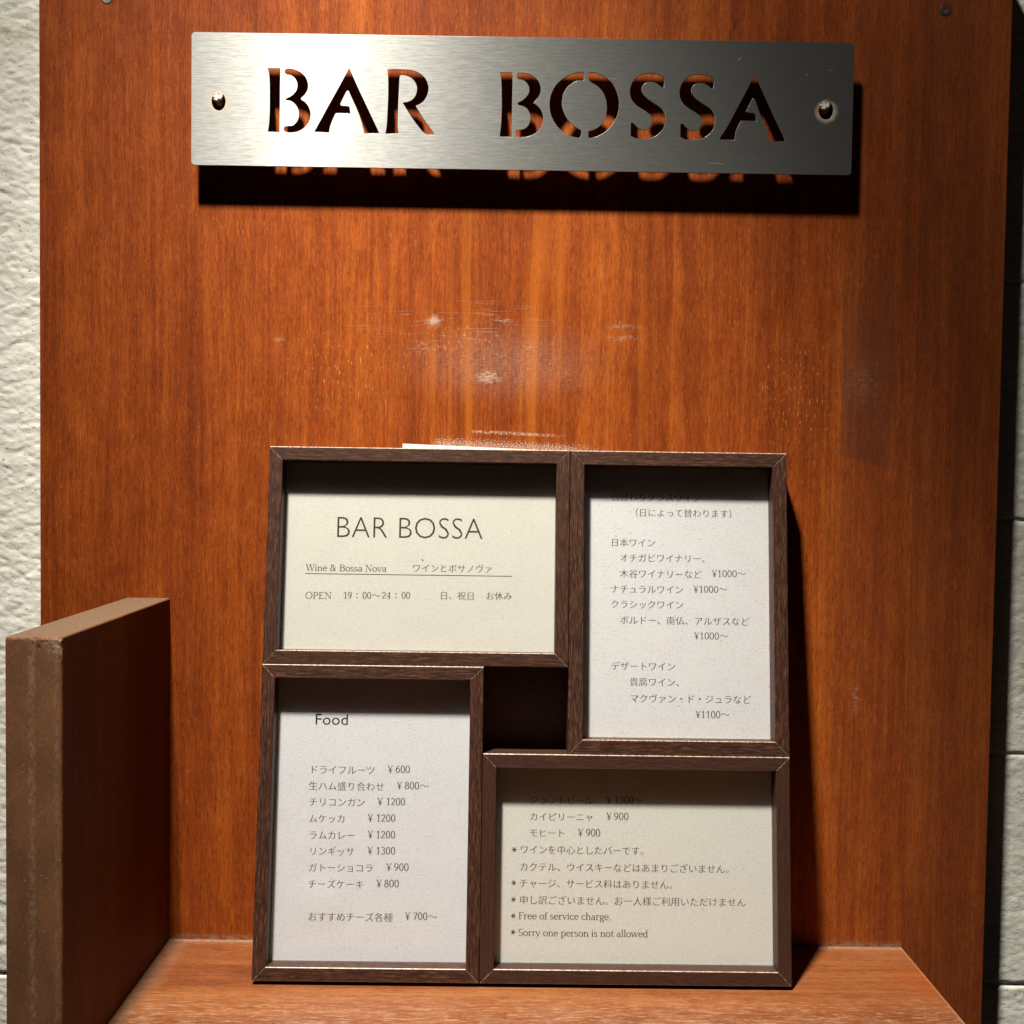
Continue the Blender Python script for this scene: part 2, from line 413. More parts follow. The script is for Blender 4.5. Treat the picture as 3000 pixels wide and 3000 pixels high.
def mat_steel():
    k = NT("brushed_steel")
    P, X, Yd, Z = k.px()
    Y = k.mul(Z, -1.0)
    br = k.noise(k.vmul(P, (1 / 90.0, 1.0, 1 / 2.2)), 1, 3, 0.65)
    br2 = k.noise(k.vmul(k.vadd(P, (50.0, 0.0, 9.0)), (1 / 34.0, 1.0, 1 / 4.0)), 1, 2, 0.6)
    blot = k.noise(k.vmul(P, (1 / 120.0, 1.0, 1 / 60.0)), 1, 3, 0.6)
    t = k.add(k.mul(br, 0.6), k.mul(br2, 0.4))
    c = k.mix(k.smooth(t, 0.36, 0.64), (0.165, 0.165, 0.158), (0.275, 0.275, 0.262))
    c = k.mix(k.mul(k.smooth(blot, 0.45, 0.7), 0.35), c, (0.145, 0.145, 0.138))
    # pale worn rings round the two fixings
    def dist(cx, cy):
        dx = k.math('SUBTRACT', X, cx); dy = k.math('SUBTRACT', Y, cy)
        return k.math('SQRT', k.add(k.mul(dx, dx), k.mul(dy, dy)))
    rn = k.mul(k.math('SUBTRACT', k.noise(k.vmul(P, (1 / 16.0, 1.0, 1 / 16.0)), 1, 2, 0.6), 0.5), 14)
    ring = k.math('MAXIMUM', k.smooth(k.add(dist(-831, -1050), rn), 46, 26), k.smooth(k.add(dist(897, -1050), rn), 42, 22))
    rust = k.mul(k.ell(X, Y, 874, -1054, 9, 20, 0.6), k.smooth(br2, 0.35, 0.6))
    # fine nicks
    vo = k.n("ShaderNodeTexVoronoi", {"Vector": k.vmul(P, (1 / 85.0, 1.0, 1 / 85.0)), "Randomness": 1.0})
    nick = k.mul(k.smooth(vo.outputs["Distance"], 0.045, 0.028), k.smooth(k.n("ShaderNodeSeparateColor", {0: vo.outputs["Color"]}).outputs[0], 0.45, 0.5))
    def seg(x0, y0, x1, y1, w):
        L = math.hypot(x1 - x0, y1 - y0); ux, uy = (x1 - x0) / L, (y1 - y0) / L
        ax, ay = k.math('SUBTRACT', X, x0), k.math('SUBTRACT', Y, y0)
        al = k.add(k.mul(ax, ux), k.mul(ay, uy))
        pe = k.math('ABSOLUTE', k.math('SUBTRACT', k.mul(ax, uy), k.mul(ay, ux)))
        return k.mul(k.mul(k.smooth(pe, w, w * 0.3), k.smooth(al, -2, 4)), k.smooth(al, L + 2, L - 4))
    for sg_ in ((-222, -977, -120, -1037, 1.3), (640, -1187, 652, -1199, 1.6), (836, -1156, 842, -1150, 2.0), (250, -1130, 300, -1133, 1.0),
                (-640, -905, -560, -908, 1.0), (560, -900, 610, -898, 1.0), (900, -1165, 915, -1168, 1.2)):
        nick = k.math('MAXIMUM', nick, k.mul(seg(*sg_), 0.7))
    tg = k.n("ShaderNodeTangent", direction_type='RADIAL', axis='Z')
    nb = k.bump(t, 0.00002, 0.35)
    aniso = k.n("ShaderNodeBsdfAnisotropic", {"Color": c, "Roughness": k.add(0.22, k.mul(br2, 0.08)), "Anisotropy": 0.76, "Rotation": 0.979, "Normal": nb, "Tangent": tg.outputs[0]})
    broad = k.n("ShaderNodeBsdfAnisotropic", {"Color": c, "Roughness": 0.50, "Anisotropy": 0.46, "Rotation": 0.979, "Normal": nb, "Tangent": tg.outputs[0]})
    diff = k.n("ShaderNodeBsdfDiffuse", {"Color": k.mix(rust, k.mix(k.math('MAXIMUM', ring, nick), (0.21, 0.215, 0.205), (0.42, 0.38, 0.30)), (0.42, 0.16, 0.04))})
    m1 = k.n("ShaderNodeMixShader", {0: k.lin(blot, 0.35, 0.65, 0.78, 0.92), 1: aniso.outputs[0], 2: broad.outputs[0]})
    f2 = k.math('MAXIMUM', 0.22, k.mul(k.math('MAXIMUM', ring, nick), 0.8))
    m2 = k.n("ShaderNodeMixShader", {0: f2, 1: m1.outputs[0], 2: diff.outputs[0]})
    return k.done(m2.outputs[0])

def mat_wall():
    k = NT("painted_block")
    P, X, Yd, Z = k.px()
    a = k.noise(k.vmul(P, (1 / 26.0, 1 / 26.0, 1 / 15.0)), 1, 5, 0.65, 0.6)
    b = k.noise(k.vmul(P, (1 / 150.0, 1 / 150.0, 1 / 110.0)), 1, 3, 0.6)
    f = k.noise(k.vmul(P, (1 / 4.5, 1 / 4.5, 1 / 4.0)), 1, 3, 0.7)
    c = k.mix(k.smooth(b, 0.35, 0.65), (0.73, 0.71, 0.625), (0.80, 0.785, 0.71))
    c = k.mix(k.mul(k.smooth(a, 0.40, 0.28), 0.45), c, (0.40, 0.36, 0.28))
    st = k.noise(k.vmul(P, (1 / 300.0, 1 / 300.0, 1 / 420.0)), 1, 4, 0.7)
    c = k.mix(k.mul(k.smooth(st, 0.52, 0.72), 0.35), c, (0.52, 0.49, 0.40))
    grime = k.mul(k.mul(k.smooth(Z, 1240, 1290), k.smooth(Z, 1350, 1300)), k.smooth(a, 0.4, 0.6))
    c = k.mix(k.mul(grime, 0.45), c, (0.42, 0.32, 0.18))
    pit = k.smooth(k.noise(k.vmul(P, (1 / 13.0, 1 / 13.0, 1 / 9.0)), 1, 1, 0.5), 0.70, 0.76)
    c = k.mix(k.mul(pit, 0.7), c, (0.14, 0.12, 0.09))
    h = k.add(k.mul(a, 0.8), k.mul(f, 0.5))
    nb = k.bump(h, 0.0010, 0.38)
    return k.done(k.pbsdf(Base_Color=c, Roughness=0.75, Specular_IOR_Level=0.3, Normal=nb).outputs[0])

M_BOARD, M_SHELF, M_SIDE = mat_board(), mat_shelf(), mat_side()
M_STEEL, M_WALL, M_GLASS, M_RAW_GLINT = mat_steel(), mat_wall(), mat_glass(), mat_raw_glint()
M_MA = mat_moulding("dark_moulding", (0.012, 0.005, 0.0034), (0.042, 0.0175, 0.0105), (0.118, 0.056, 0.034), 1.1)
M_MB = mat_moulding("striped_moulding", (0.011, 0.0045, 0.003), (0.040, 0.016, 0.0095), (0.125, 0.057, 0.033), 1.3)
M_MD = mat_moulding("plain_moulding", (0.020, 0.0085, 0.0055), (0.040, 0.0165, 0.0105), (0.075, 0.034, 0.022), 0.95)
M_SCREW = mat_simple("screw_metal", (0.20, 0.17, 0.14), 0.55, 0.6, 0.5, 6.0, 0.35)
M_BLACK = mat_simple("recess_shade", (0.012, 0.010, 0.009), 0.7)  # black put in for the shade of recesses and screw holes
M_INK = mat_simple("faded_ink", (0.070, 0.057, 0.046), 0.8, 0.0, 0.1)
M_INKD = mat_simple("black_ink", (0.020, 0.018, 0.017), 0.8, 0.0, 0.1)
M_BACK = mat_simple("backing_card", (0.10, 0.075, 0.055), 0.8, 0.0, 0.2, 20.0)
M_CARD = mat_simple("white_card", (0.80, 0.77, 0.70), 0.7, 0.0, 0.2, 30.0, 0.05)
CUTS = [
    [(-692,-1146,1),(-657.3,-1145.9,1),(-657.9,-1101.2),(-658.1,-1049.7),(-658.9,-967.9,1),(-691,-968.3,1),(-687.5,-993.9),(-686,-1036.4),(-686.4,-1100.7),(-688.5,-1131.5)],
    [(-644,-1136.7),(-642.1,-1142.6),(-636.3,-1145.2),(-623.2,-1144.8),(-607.6,-1139.9),(-593.2,-1131.1),(-583.4,-1119.1),(-578.4,-1102.4),(-579.9,-1087),(-587.6,-1074),(-598,-1064.2,1),(-597.7,-1059,1),(-587.5,-1053.4),(-577.6,-1042),(-571.6,-1026.6),(-571.1,-1011.2),(-576.6,-995.6),(-587,-982.5),(-602.6,-972),(-619.5,-967.6),(-636.5,-967.3),(-643.6,-970.7),(-646.3,-976.4),(-643.1,-982.3),(-635.3,-984.4),(-622.2,-985.9),(-613.1,-992.4),(-606,-1002.9),(-603.1,-1017.1),(-604.9,-1031.2),(-610.9,-1042.7),(-620,-1051.6),(-629.2,-1056),(-639.6,-1056.7,1),(-640.9,-1060),(-635.7,-1063.6),(-625.4,-1068.9),(-615,-1078.7),(-609.2,-1089.1),(-608,-1102),(-611.3,-1113.5),(-617.9,-1121.7),(-627,-1127.4),(-637.5,-1129.1),(-642.7,-1132.9)],
    [(-461.6,-1149.3,1),(-438.2,-1098.3),(-418.3,-1057.4),(-375.1,-969.1,1),(-417.5,-967.8,1),(-420.2,-982.6),(-433.6,-1023.6),(-460.2,-1081.2),(-462.6,-1085.6),(-465.9,-1087.3),(-469.7,-1084.2),(-485.8,-1051.2),(-485.7,-1046),(-482.5,-1043.7,1),(-462.9,-1042.5),(-460.3,-1040,1),(-457.5,-1023.3,1),(-497.3,-1023.3),(-501.2,-1020),(-510.1,-999.2),(-515.2,-983.7),(-517.7,-968.8,1),(-559.5,-970.1,1)],
    [(-352.4,-1147.2,1),(-327.9,-1148.6),(-291.4,-1147.6),(-271.8,-1143.4),(-256.1,-1134.6),(-244.2,-1121.9),(-237.5,-1105.3),(-236.7,-1092.5),(-240.5,-1077),(-248.8,-1062.7),(-260.4,-1052.8),(-272.1,-1047.5,1),(-270.8,-1044.3,1),(-248.2,-1009.8),(-217.7,-968.6,1),(-222.9,-966.6),(-238.6,-967.4),(-249.1,-973.7),(-265,-991.5),(-283.5,-1015.7),(-308.7,-1055.3,1),(-294.4,-1058.1),(-281.4,-1064.7),(-272.4,-1076.5),(-268.4,-1092),(-270.1,-1104.8),(-276.8,-1117.6),(-287.3,-1126.4),(-301.7,-1131.3),(-314.7,-1131.7),(-318.6,-1128.5),(-320.3,-1098.9),(-322.3,-1042.2),(-322.7,-990.6),(-320.3,-969.6,1),(-356.6,-967.7,1),(-353.2,-996.6),(-350.3,-1067.5),(-350.4,-1119)],
    [(-33.2,-1144.6,1),(2.1,-1145.4,1),(2.1,-1107.3),(1.7,-1052.8),(2.4,-963.7,1),(-31.9,-965.4,1),(-28.5,-997.7),(-27.1,-1041.4),(-27.7,-1085),(-29.7,-1125.3)],
    [(14.9,-1136.9),(17,-1142.9),(22.5,-1144.6),(35.8,-1143.8),(51.3,-1140.2),(65.8,-1132.3),(77,-1120.5),(82.2,-1105.3),(82.4,-1092.2),(77.6,-1079.1),(70,-1070.2),(61.9,-1060.8,1),(72.5,-1053.9),(83.7,-1042.1),(90,-1026.9),(90.3,-1010.5),(84.4,-994),(73.6,-979.6),(58.2,-969.5),(42.8,-965.2),(25.1,-964.1),(15.1,-967.2),(12.8,-973.8),(14.3,-981.4),(20.4,-983.7),(35.8,-986.7),(45.7,-993.4),(52.2,-1003.3),(54.8,-1015.4),(53.5,-1028.5),(47.2,-1041.5),(37.1,-1050),(21.6,-1054.2),(17.7,-1057.4),(20.4,-1061.8),(30.3,-1066.8),(41.2,-1076.3),(48.8,-1087.3),(50.6,-1098.2),(47.9,-1109.1),(40.6,-1119.3),(31.7,-1124.6),(20.6,-1126.6),(16.1,-1130.4)],
    [(204.7,-1150.2,1),(205,-1126.3,1),(187.7,-1124.9),(171.7,-1117.8),(158,-1106.2),(149,-1092.4),(144.6,-1077.5),(143.4,-1061.5),(145.6,-1046.7),(152.3,-1029.7),(161.7,-1015),(175.9,-1000.4),(191.1,-990.3),(200.4,-985.3,1),(197.9,-964.7,1),(181,-966.7),(164.8,-971.6),(147.2,-981.6),(132,-996.2),(120.1,-1013.2),(111.7,-1033.6),(108.8,-1055.2),(110.5,-1076.9),(116.6,-1095.3),(127.8,-1113.7),(143.8,-1128.7),(162.1,-1139.8),(182.8,-1147)],
    [(218.1,-1142.4),(222,-1148.2),(233.6,-1149),(251,-1143.5),(270.8,-1133),(287.3,-1117.4),(298,-1098.2),(304.7,-1077.7),(306.2,-1057.2),(303.2,-1035.5),(294.8,-1014.8),(282.4,-996.3),(265.3,-981.2),(247,-970.6),(233.2,-966.1),(222.7,-966.2),(220.3,-971.3),(220.7,-983.9,1),(232.8,-987),(247.7,-994.6),(260.2,-1007.4),(268.1,-1023.5),(271.8,-1043),(270.9,-1063.5),(266.5,-1080.5),(257.5,-1097.5),(243.4,-1111),(228.3,-1119.8),(220.1,-1126.5),(217,-1134.5)],
    [(434.2,-1137.1,1),(418.7,-1144.7),(404,-1148.8),(389.5,-1149.3),(372,-1146.2),(356.1,-1138),(344,-1124.2),(337.5,-1106.8),(336.8,-1092.4),(341.2,-1076.7),(351.7,-1062.5),(367.9,-1051.2),(384.2,-1041.4),(397.5,-1030.1),(401.3,-1021.5),(400.8,-1010),(395.2,-998.4),(386.6,-991.7),(376.4,-989.4),(364.6,-993.5),(354.2,-1002),(347.5,-1009.4,1),(341,-1009,1),(340.9,-973,1),(354.9,-966.7),(375.4,-964.6),(395.8,-966.6),(413.2,-974.1),(429,-988.8),(436.7,-1003.3),(438.9,-1019.2),(436.9,-1033.6),(429.3,-1047.9),(417.4,-1058.5),(399.7,-1069),(382,-1081.6),(371.5,-1094.4),(369.6,-1104.5),(372.6,-1114.6),(381.2,-1121.9),(394.3,-1125),(407.5,-1123),(419.2,-1116.7),(425.9,-1111.1,1),(432.8,-1110.1,1)],
    [(575.5,-1136.3,1),(560.1,-1144),(545.4,-1148.1),(530.8,-1148.6),(513.3,-1145.4),(497.5,-1137.2),(485.3,-1123.4),(478.8,-1106.1),(478.2,-1091.7),(482.6,-1075.9),(493.1,-1061.7),(509.4,-1050.4),(525.7,-1040.6),(539.1,-1029.3),(542.9,-1020.7),(542.4,-1009.2),(536.8,-997.6),(528.1,-990.9),(518,-988.6),(506.2,-992.8),(495.8,-1001.2),(489.1,-1008.6,1),(482.5,-1008.2,1),(482.5,-972.2,1),(496.5,-965.9),(517,-963.8),(537.4,-965.8),(554.8,-973.3),(570.6,-988),(578.3,-1002.5),(580.5,-1018.4),(578.4,-1032.8),(570.8,-1047.1),(558.9,-1057.7),(541.2,-1068.2),(523.4,-1080.9),(512.9,-1093.7),(511,-1103.7),(514,-1113.8),(522.6,-1121.1),(535.7,-1124.2),(548.8,-1122.3),(560.6,-1116),(567.3,-1110.3,1),(574.2,-1109.3,1)],
    [(690.7,-1149.2,1),(711.6,-1107.7),(740.8,-1047.4),(782.6,-964.5,1),(736.1,-962.6,1),(733.3,-978.1),(724.8,-1005.4),(707,-1044.5),(692.8,-1081.2),(689.2,-1083.7),(686.2,-1083.2),(679.2,-1069.1),(668.2,-1046.8,1),(668.5,-1044.5,1),(693.1,-1041.3,1),(699.1,-1019.9,1),(656.7,-1020.4),(653.1,-1017.4),(643.9,-999.3),(639.4,-983.7),(637.3,-965.2,1),(593.7,-966.9,1),(619.5,-1008.5),(649.6,-1067.4),(672.8,-1111.8)],
]
TEXT = [
    ('A','h','BAR BOSSA',-481.9,-65.6,253.3,59.9),
    ('A','s','Wine & Bossa Nova',-567.7,-338.1,349.4,18.7),
    ('A','j','ワインとボサノヴァ',-265.5,-34.5,337.7,0),
    ('A','r','',-569.8,19.8,357.5,0),
    ('A','s','OPEN',-567.6,-491.8,428.6,18.7),
    ('A','s','19',-459.3,-434.5,427.2,18.7),
    ('A','j','：',-432.4,-408.5,418.2,0),
    ('A','s','00',-405.4,-379.2,426.4,18.7),
    ('A','j','〜',-378.4,-353.6,417.5,0),
    ('A','s','24',-350.5,-323.3,425.7,18.7),
    ('A','j','：',-321.1,-297.2,416.8,0),
    ('A','s','00',-294.2,-268.4,425,18.7),
    ('A','j','日、祝日',-185.9,-84.6,415.4,0),
    ('A','j','お休み',-54.9,21.6,414.2,0),
    ('B','j','日替わりグラスワイン',301.3,561.5,126,0),
    ('B','j','（日によって替わります）',355.2,666,170.2,0),
    ('B','j','日本ワイン',300.9,430,257.1,0),
    ('B','j','オチガビワイナリー、',327.4,588.3,300.4,0),
    ('B','j','木谷ワイナリーなど',327.1,563.8,345.4,0),
    ('B','j','ナチュラルワイン',301.5,510.7,389.7,0),
    ('B','j','クラシックワイン',301.7,511.2,433,0),
    ('B','j','ボルドー、南仏、アルザスなど',328.1,698.7,477.8,0),
    ('B','j','デザートワイン',303.5,487.8,607.5,0),
    ('B','j','貴腐ワイン、',356.2,514.3,651.5,0),
    ('B','j','マクヴァン・ド・ジュラなど',357.4,702.1,697.5,0),
    ('B','s','¥1000',592,663.9,351.3,18.8),
    ('B','j','〜',664.9,689.2,341.4,0),
    ('B','s','¥1000',538.9,610.7,396.4,18.8),
    ('B','j','〜',611.7,636,386.5,0),
    ('B','s','¥1000',540.6,612.1,528.9,18.8),
    ('B','j','〜',613.1,637.2,519.1,0),
    ('B','s','¥1100',544,615,749.3,18.8),
    ('B','j','〜',616,640,739.7,0),
    ('C','h','Food',-527.6,-437.1,781.6,29.6),
    ('C','j','ドライフルーツ',-542.2,-355.5,906.4,0),
    ('C','s','¥',-321.6,-306.2,912.5,19.7),
    ('C','s','600',-299.8,-258.6,912.2,19.7),
    ('C','j','生ハム盛り合わせ',-542.3,-328.6,951.1,0),
    ('C','s','¥',-294.8,-279.4,956.9,19.7),
    ('C','s','800',-273.5,-231.4,956.7,19.7),
    ('C','j','〜',-230.6,-204.9,947.4,0),
    ('C','j','チリコンカン',-540.9,-381.4,995.2,0),
    ('C','s','¥',-348.1,-332.8,1001.7,19.7),
    ('C','s','1200',-324.4,-270,1001.4,19.7),
    ('C','j','ムケッカ',-539.6,-435.5,1040.2,0),
    ('C','s','¥',-374.1,-358.8,1047,19.7),
    ('C','s','1200',-350.9,-296.2,1046.7,19.7),
    ('C','j','ラムカレー',-538.2,-407.7,1085.5,0),
    ('C','s','¥',-373,-357.7,1092.3,19.7),
    ('C','s','1200',-350.8,-295.6,1092,19.7),
    ('C','j','リンギッサ',-536.9,-407.5,1129.3,0),
    ('C','s','¥',-372.8,-357.6,1136.1,19.7),
    ('C','s','1300',-349.7,-294.6,1135.8,19.7),
    ('C','j','ガトーショコラ',-537,-354.2,1173.9,0),
    ('C','s','¥',-319.1,-303.9,1180.1,19.7),
    ('C','s','900',-298,-256.2,1179.8,19.7),
    ('C','j','チーズケーキ',-536.6,-379.6,1218.4,0),
    ('C','s','¥',-345.6,-330.3,1224.8,19.7),
    ('C','s','800',-324.5,-282.3,1224.6,19.7),
    ('C','j','おすすめチーズ各種',-533.9,-297.1,1306.5,0),
    ('C','s','¥',-264.1,-248.9,1312.1,19.7),
    ('C','s','700',-242.6,-201.4,1311.9,19.7),
    ('C','j','〜',-200.6,-175.1,1302.8,0),
    ('D','j','クラフトビール',77.9,258.2,983,0),
    ('D','s','¥',292.9,308.3,989.7,19.7),
    ('D','s','1300',315.7,369.3,989.4,19.7),
    ('D','j','〜',370.2,395,979.6,0),
    ('D','j','カイピリーニャ',77.4,258,1028.1,0),
    ('D','s','¥',293.2,308.5,1034.7,19.7),
    ('D','s','900',314,356,1034.5,19.7),
    ('D','j','モヒート',77,178.7,1072.5,0),
    ('D','s','¥',213.9,229.2,1080.1,19.7),
    ('D','s','900',236.1,277.1,1079.9,19.7),
    ('D','j','ワインを中心としたバーです。',51.4,414.1,1118.6,0),
    ('D','j','カクテル、ウイスキーなどはあまりございません。',51,652,1165.2,0),
    ('D','j','チャージ、サービス料はありません。',51,494,1209.7,0),
    ('D','j','申し訳ございません。お一人様ご利用いただけません',51.6,683.5,1255.1,0),
    ('D','x','*',28.7,44.5,1118.8,0),
    ('D','x','*',28.4,44.1,1209,0),
    ('D','x','*',28,43.7,1254,0),
    ('D','x','*',28.1,43.8,1298.3,0),
    ('D','x','*',28.2,43.9,1342,0),
    ('D','s','Free of service charge.',50.3,307.8,1306.6,18.7),
    ('D','s','Sorry one person is not allowed',49.9,411,1351.7,18.7),
]

# ------------------------------------------------------------------ shape builders
W0 = W(0, 0, 0)

def smooth_loop(pts, n=5):
    """closed loop of (x, y[, 1=corner]) -> polyline, Catmull-Rom between the corners"""
    N = len(pts)
    out = []
    for i in range(N):
        p0, p1, p2, p3 = (pts[(i + j) % N] for j in (-1, 0, 1, 2))
        c1 = len(p1) > 2 and p1[2]; c2 = len(p2) > 2 and p2[2]
        a, b = Vector(p1[:2]), Vector(p2[:2])
        m1 = (b - a) if c1 else (b - Vector(p0[:2])) * 0.5
        m2 = (b - a) if c2 else (Vector(p3[:2]) - a) * 0.5
        ln = (b - a).length
        for m in (m1, m2):
            if m.length > ln * 1.2: m *= ln * 1.2 / m.length
        k = 1 if (c1 and c2) else n
        for s in range(k):
            t = s / k
            h00 = 2 * t**3 - 3 * t**2 + 1; h10 = t**3 - 2 * t**2 + t
            h01 = -2 * t**3 + 3 * t**2; h11 = t**3 - t**2
            out.append(tuple(h00 * a + h10 * m1 + h01 * b + h11 * m2))
    return out

def fill2d(loops, depth, bevel=0.0):
    """flat plate with holes, drawing units; returns bmesh in object space, front face at y = 0, depth going to +y"""
    cu = bpy.data.curves.new("tmp", 'CURVE')
    cu.dimensions = '2D'
    cu.fill_mode = 'BOTH'
    cu.extrude = depth / 2 - bevel
    cu.bevel_depth = bevel
    cu.bevel_resolution = 1
    cu.offset = -bevel
    for lp in loops:
        sp = cu.splines.new('POLY')
        sp.points.add(len(lp) - 1)
        for i, p in enumerate(lp): sp.points[i].co = (p[0], -p[1], 0, 1)
        sp.use_cyclic_u = True
    ob = bpy.data.objects.new("tmp", cu)
    COL.objects.link(ob)
    dg = bpy.context.evaluated_depsgraph_get(); dg.update()
    me = bpy.data.meshes.new_from_object(ob.evaluated_get(dg))
    bpy.data.objects.remove(ob); bpy.data.curves.remove(cu)
    bm = bmesh.new(); bm.from_mesh(me); bpy.data.meshes.remove(me)
    bmesh.ops.remove_doubles(bm, verts=bm.verts, dist=0.02)
    for v in bm.verts:
        x, y, z = v.co
        v.co = (x * S, (depth / 2 - z) * S, y * S)
    bmesh.ops.recalc_face_normals(bm, faces=bm.faces)
    return bm

def circle(cx, cy, rx, ry=None, n=40, wob=0.0, seed=0):
    ry = ry or rx
    r = random.Random(seed)
    ph = [r.uniform(0, 6.28) for _ in range(3)]
    out = []
    for i in range(n):
        a = 2 * math.pi * i / n
        w = 1 + wob * (math.sin(2 * a + ph[0]) + 0.6 * math.sin(3 * a + ph[1]) + 0.4 * math.sin(5 * a + ph[2]))
        out.append((cx + rx * w * math.cos(a), cy + ry * w * math.sin(a)))
    return out

def cross_loop(cx, cy, L, w, ang):
    base = [(-w, -L), (w, -L), (w, -w), (L, -w), (L, w), (w, w), (w, L), (-w, L), (-w, w), (-L, w), (-L, -w), (-w, -w)]
    c, s = math.cos(ang), math.sin(ang)
    return [(cx + x * c - y * s, cy + x * s + y * c) for x, y in base]

def to_px(o, root):
    """give a part of an unrotated thing the drawing's own origin"""
    o.location = W0 - root.location
    return o

def pbox(name, x0, x1, y0, y1, z0, z1, mat, root, bev=2.5):
    bm = box_bm((x0 * S, -z1 * S, -y1 * S), (x1 * S, -z0 * S, -y0 * S), bev * S)
    return to_px(bm_obj(name, bm, mat, root), root)

# ------------------------------------------------------------------ wall and pavement
def build_wall():
    xs = sorted(set([-9000, -6000, -4000, -3000, -2400, -2000, -1800, -1700] + list(range(-1640, -1320, 5)) + list(range(-1200, 1400, 200))
                    + list(range(1400, 1700, 5)) + [1760, 1900, 2200, 2700, 3500, 5000, 7000, 9000]))
    ys = sorted(set([-6500, -5000, -3800, -3000, -2500, -2150, -1950] + list(range(-1850, 1900, 5)) + [1960, 2100, 2400, 2900, 3600, 4800, 5900, 7000]))
    joints = [1547 - 717 * k for k in range(-7, 12)]
    V, F = [], []
    for y in ys:
        for x in xs:
            h = 0.0
            if (-1800 < x < -1300 or 1380 < x < 1800) and -2000 < y < 2000:
                p = Vector((x / 52.0, y / 33.0, 3.1))
                h = 1.9 * mnoise.fractal(p, 0.75, 2.1, 6)
                q = Vector((x / 75.0 + 9, y / 34.0, 7.7))
                rdg = 1.0 - abs(mnoise.noise(q)) * 5.0
                if rdg > 0: h -= 1.6 * rdg * rdg
                q2 = Vector((x / 20.0, y / 13.0, 1.7))
                h += 1.1 * mnoise.noise(q2)
                h = max(-13.0, min(9.0, h))
                if x > 0: h *= 0.6
                for j in joints:
                    d = abs(y - j - 4.0 * mnoise.noise(Vector((x / 60.0, j, 0))))
                    if d < 9: h -= (18.0 if abs(j - 1547) < 2 else 6.0 if x > 0 else 0.0) * (1 - d / 9.0)
            V.append((x * S, -(-97 + h) * S, -y * S))
    nx = len(xs)
    for j in range(len(ys) - 1):
        for i in range(nx - 1):
            a = j * nx + i
            F.append((a, a + nx, a + nx + 1, a + 1))
    # back of the wall, so it is a solid with thickness
    b0 = len(V)
    for (x, y) in ((xs[0], ys[0]), (xs[-1], ys[0]), (xs[-1], ys[-1]), (xs[0], ys[-1])):
        V.append((x * S, 800 * S, -y * S))
    F.append((b0, b0 + 1, b0 + 2, b0 + 3))
    top = list(range(nx)); bot = [(len(ys) - 1) * nx + i for i in range(nx)]
    F.append(tuple(top + [b0 + 1, b0]))
    F.append(tuple(bot[::-1] + [b0 + 3, b0 + 2]))
    lf = [j * nx for j in range(len(ys))]; rt = [j * nx + nx - 1 for j in range(len(ys))]
    F.append(tuple(lf[::-1] + [b0, b0 + 3]))
    F.append(tuple(rt + [b0 + 2, b0 + 1]))
    o = mesh("block_wall", V, F, M_WALL, None, True)
    o.location = W0
    return tag(o, "rough cream painted block wall behind the wooden panel", "wall")
build_wall()

pv = mat_simple("pavement_concrete", (0.16, 0.155, 0.15), 0.85, 0.0, 0.3, 60.0, 0.25)
pm = box_bm((-1.8, -2.6, -0.12), (1.8, 0.01, 0.0))
tag(bm_obj("pavement", pm, pv), "plain grey concrete pavement at the foot of the wall", "pavement", kind="structure")

# ------------------------------------------------------------------ wooden display shelf
rack = empty("display_shelf", W(40, 1900, -44))
tag(rack, "red-brown wooden wall panel with a ledge and one side cheek, scuffed in the middle", "display shelf")
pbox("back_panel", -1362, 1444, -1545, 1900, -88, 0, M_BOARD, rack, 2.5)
SHY = 1387.7
pbox("ledge", -982.0, 1197, SHY, SHY + 90, 0.2, 726, M_SHELF, rack, 2.0)

def side_panel():
    x0, x1, yt, yb, zf = -1109.0, -982.3, 372.6, 1560.0, 731.0
    r = random.Random(5)
    st = [x0, x0 + 3] + [x0 + 3 + (x1 - x0 - 6) * i / 30 for i in range(1, 30)] + [x1 - 3, x1]
    rows = [yt + 60 * (i / 10.0) for i in range(1, 11)] + [yt + 60 + (yb - yt - 60) * i / 40 for i in range(1, 41)]
    V, F, cols = [], [], []
    for i, x in enumerate(st):
        end = i in (0, len(st) - 1)
        c = 3.0 + 2.0 * abs(mnoise.noise(Vector((x / 12.0, 0.4, 0))))
        chip = max(0.0, mnoise.noise(Vector((x / 14.0, 5.0, 0))) - 0.05) * (16.0 if x > -1060 else 4.0)
        c += chip
        col = []
        def add(y, z):
            V.append((x * S, -z * S, -y * S)); col.append(len(V) - 1)
        e = 3.0 if end else 0.0
        add(yt + e, 0.2)
        for zz in (0.25, 0.5, 0.75): add(yt + e + 0.6 * mnoise.noise(Vector((x / 9.0, zz * 20, 2))), zf * zz)
        add(yt + e, zf - c)
        add(yt + c * 0.55 + e, zf - c * 0.35 - e)
        for y in rows:
            d = 0.0
            if y < yt + 30: d = max(0.0, mnoise.noise(Vector((x / 16.0, y / 12.0, 4.0))) - 0.2) * 2.5
            if i == len(st) - 1: d += max(0.0, mnoise.noise(Vector((3.0, y / 25.0, 8.0)))) * 5.0
            add(max(y, yt + c), zf - e - d)
        add(yb, 0.2)
        cols.append(col)
    for a, b in zip(cols, cols[1:]):
        n = len(a)
        for j in range(n):
            F.append((a[j], a[(j + 1) % n], b[(j + 1) % n], b[j]))
    F.append(tuple(cols[0])); F.append(tuple(cols[-1][::-1]))
    o = mesh("side_panel", V, F, M_SIDE, rack)
    return to_px(o, rack)
side_panel()

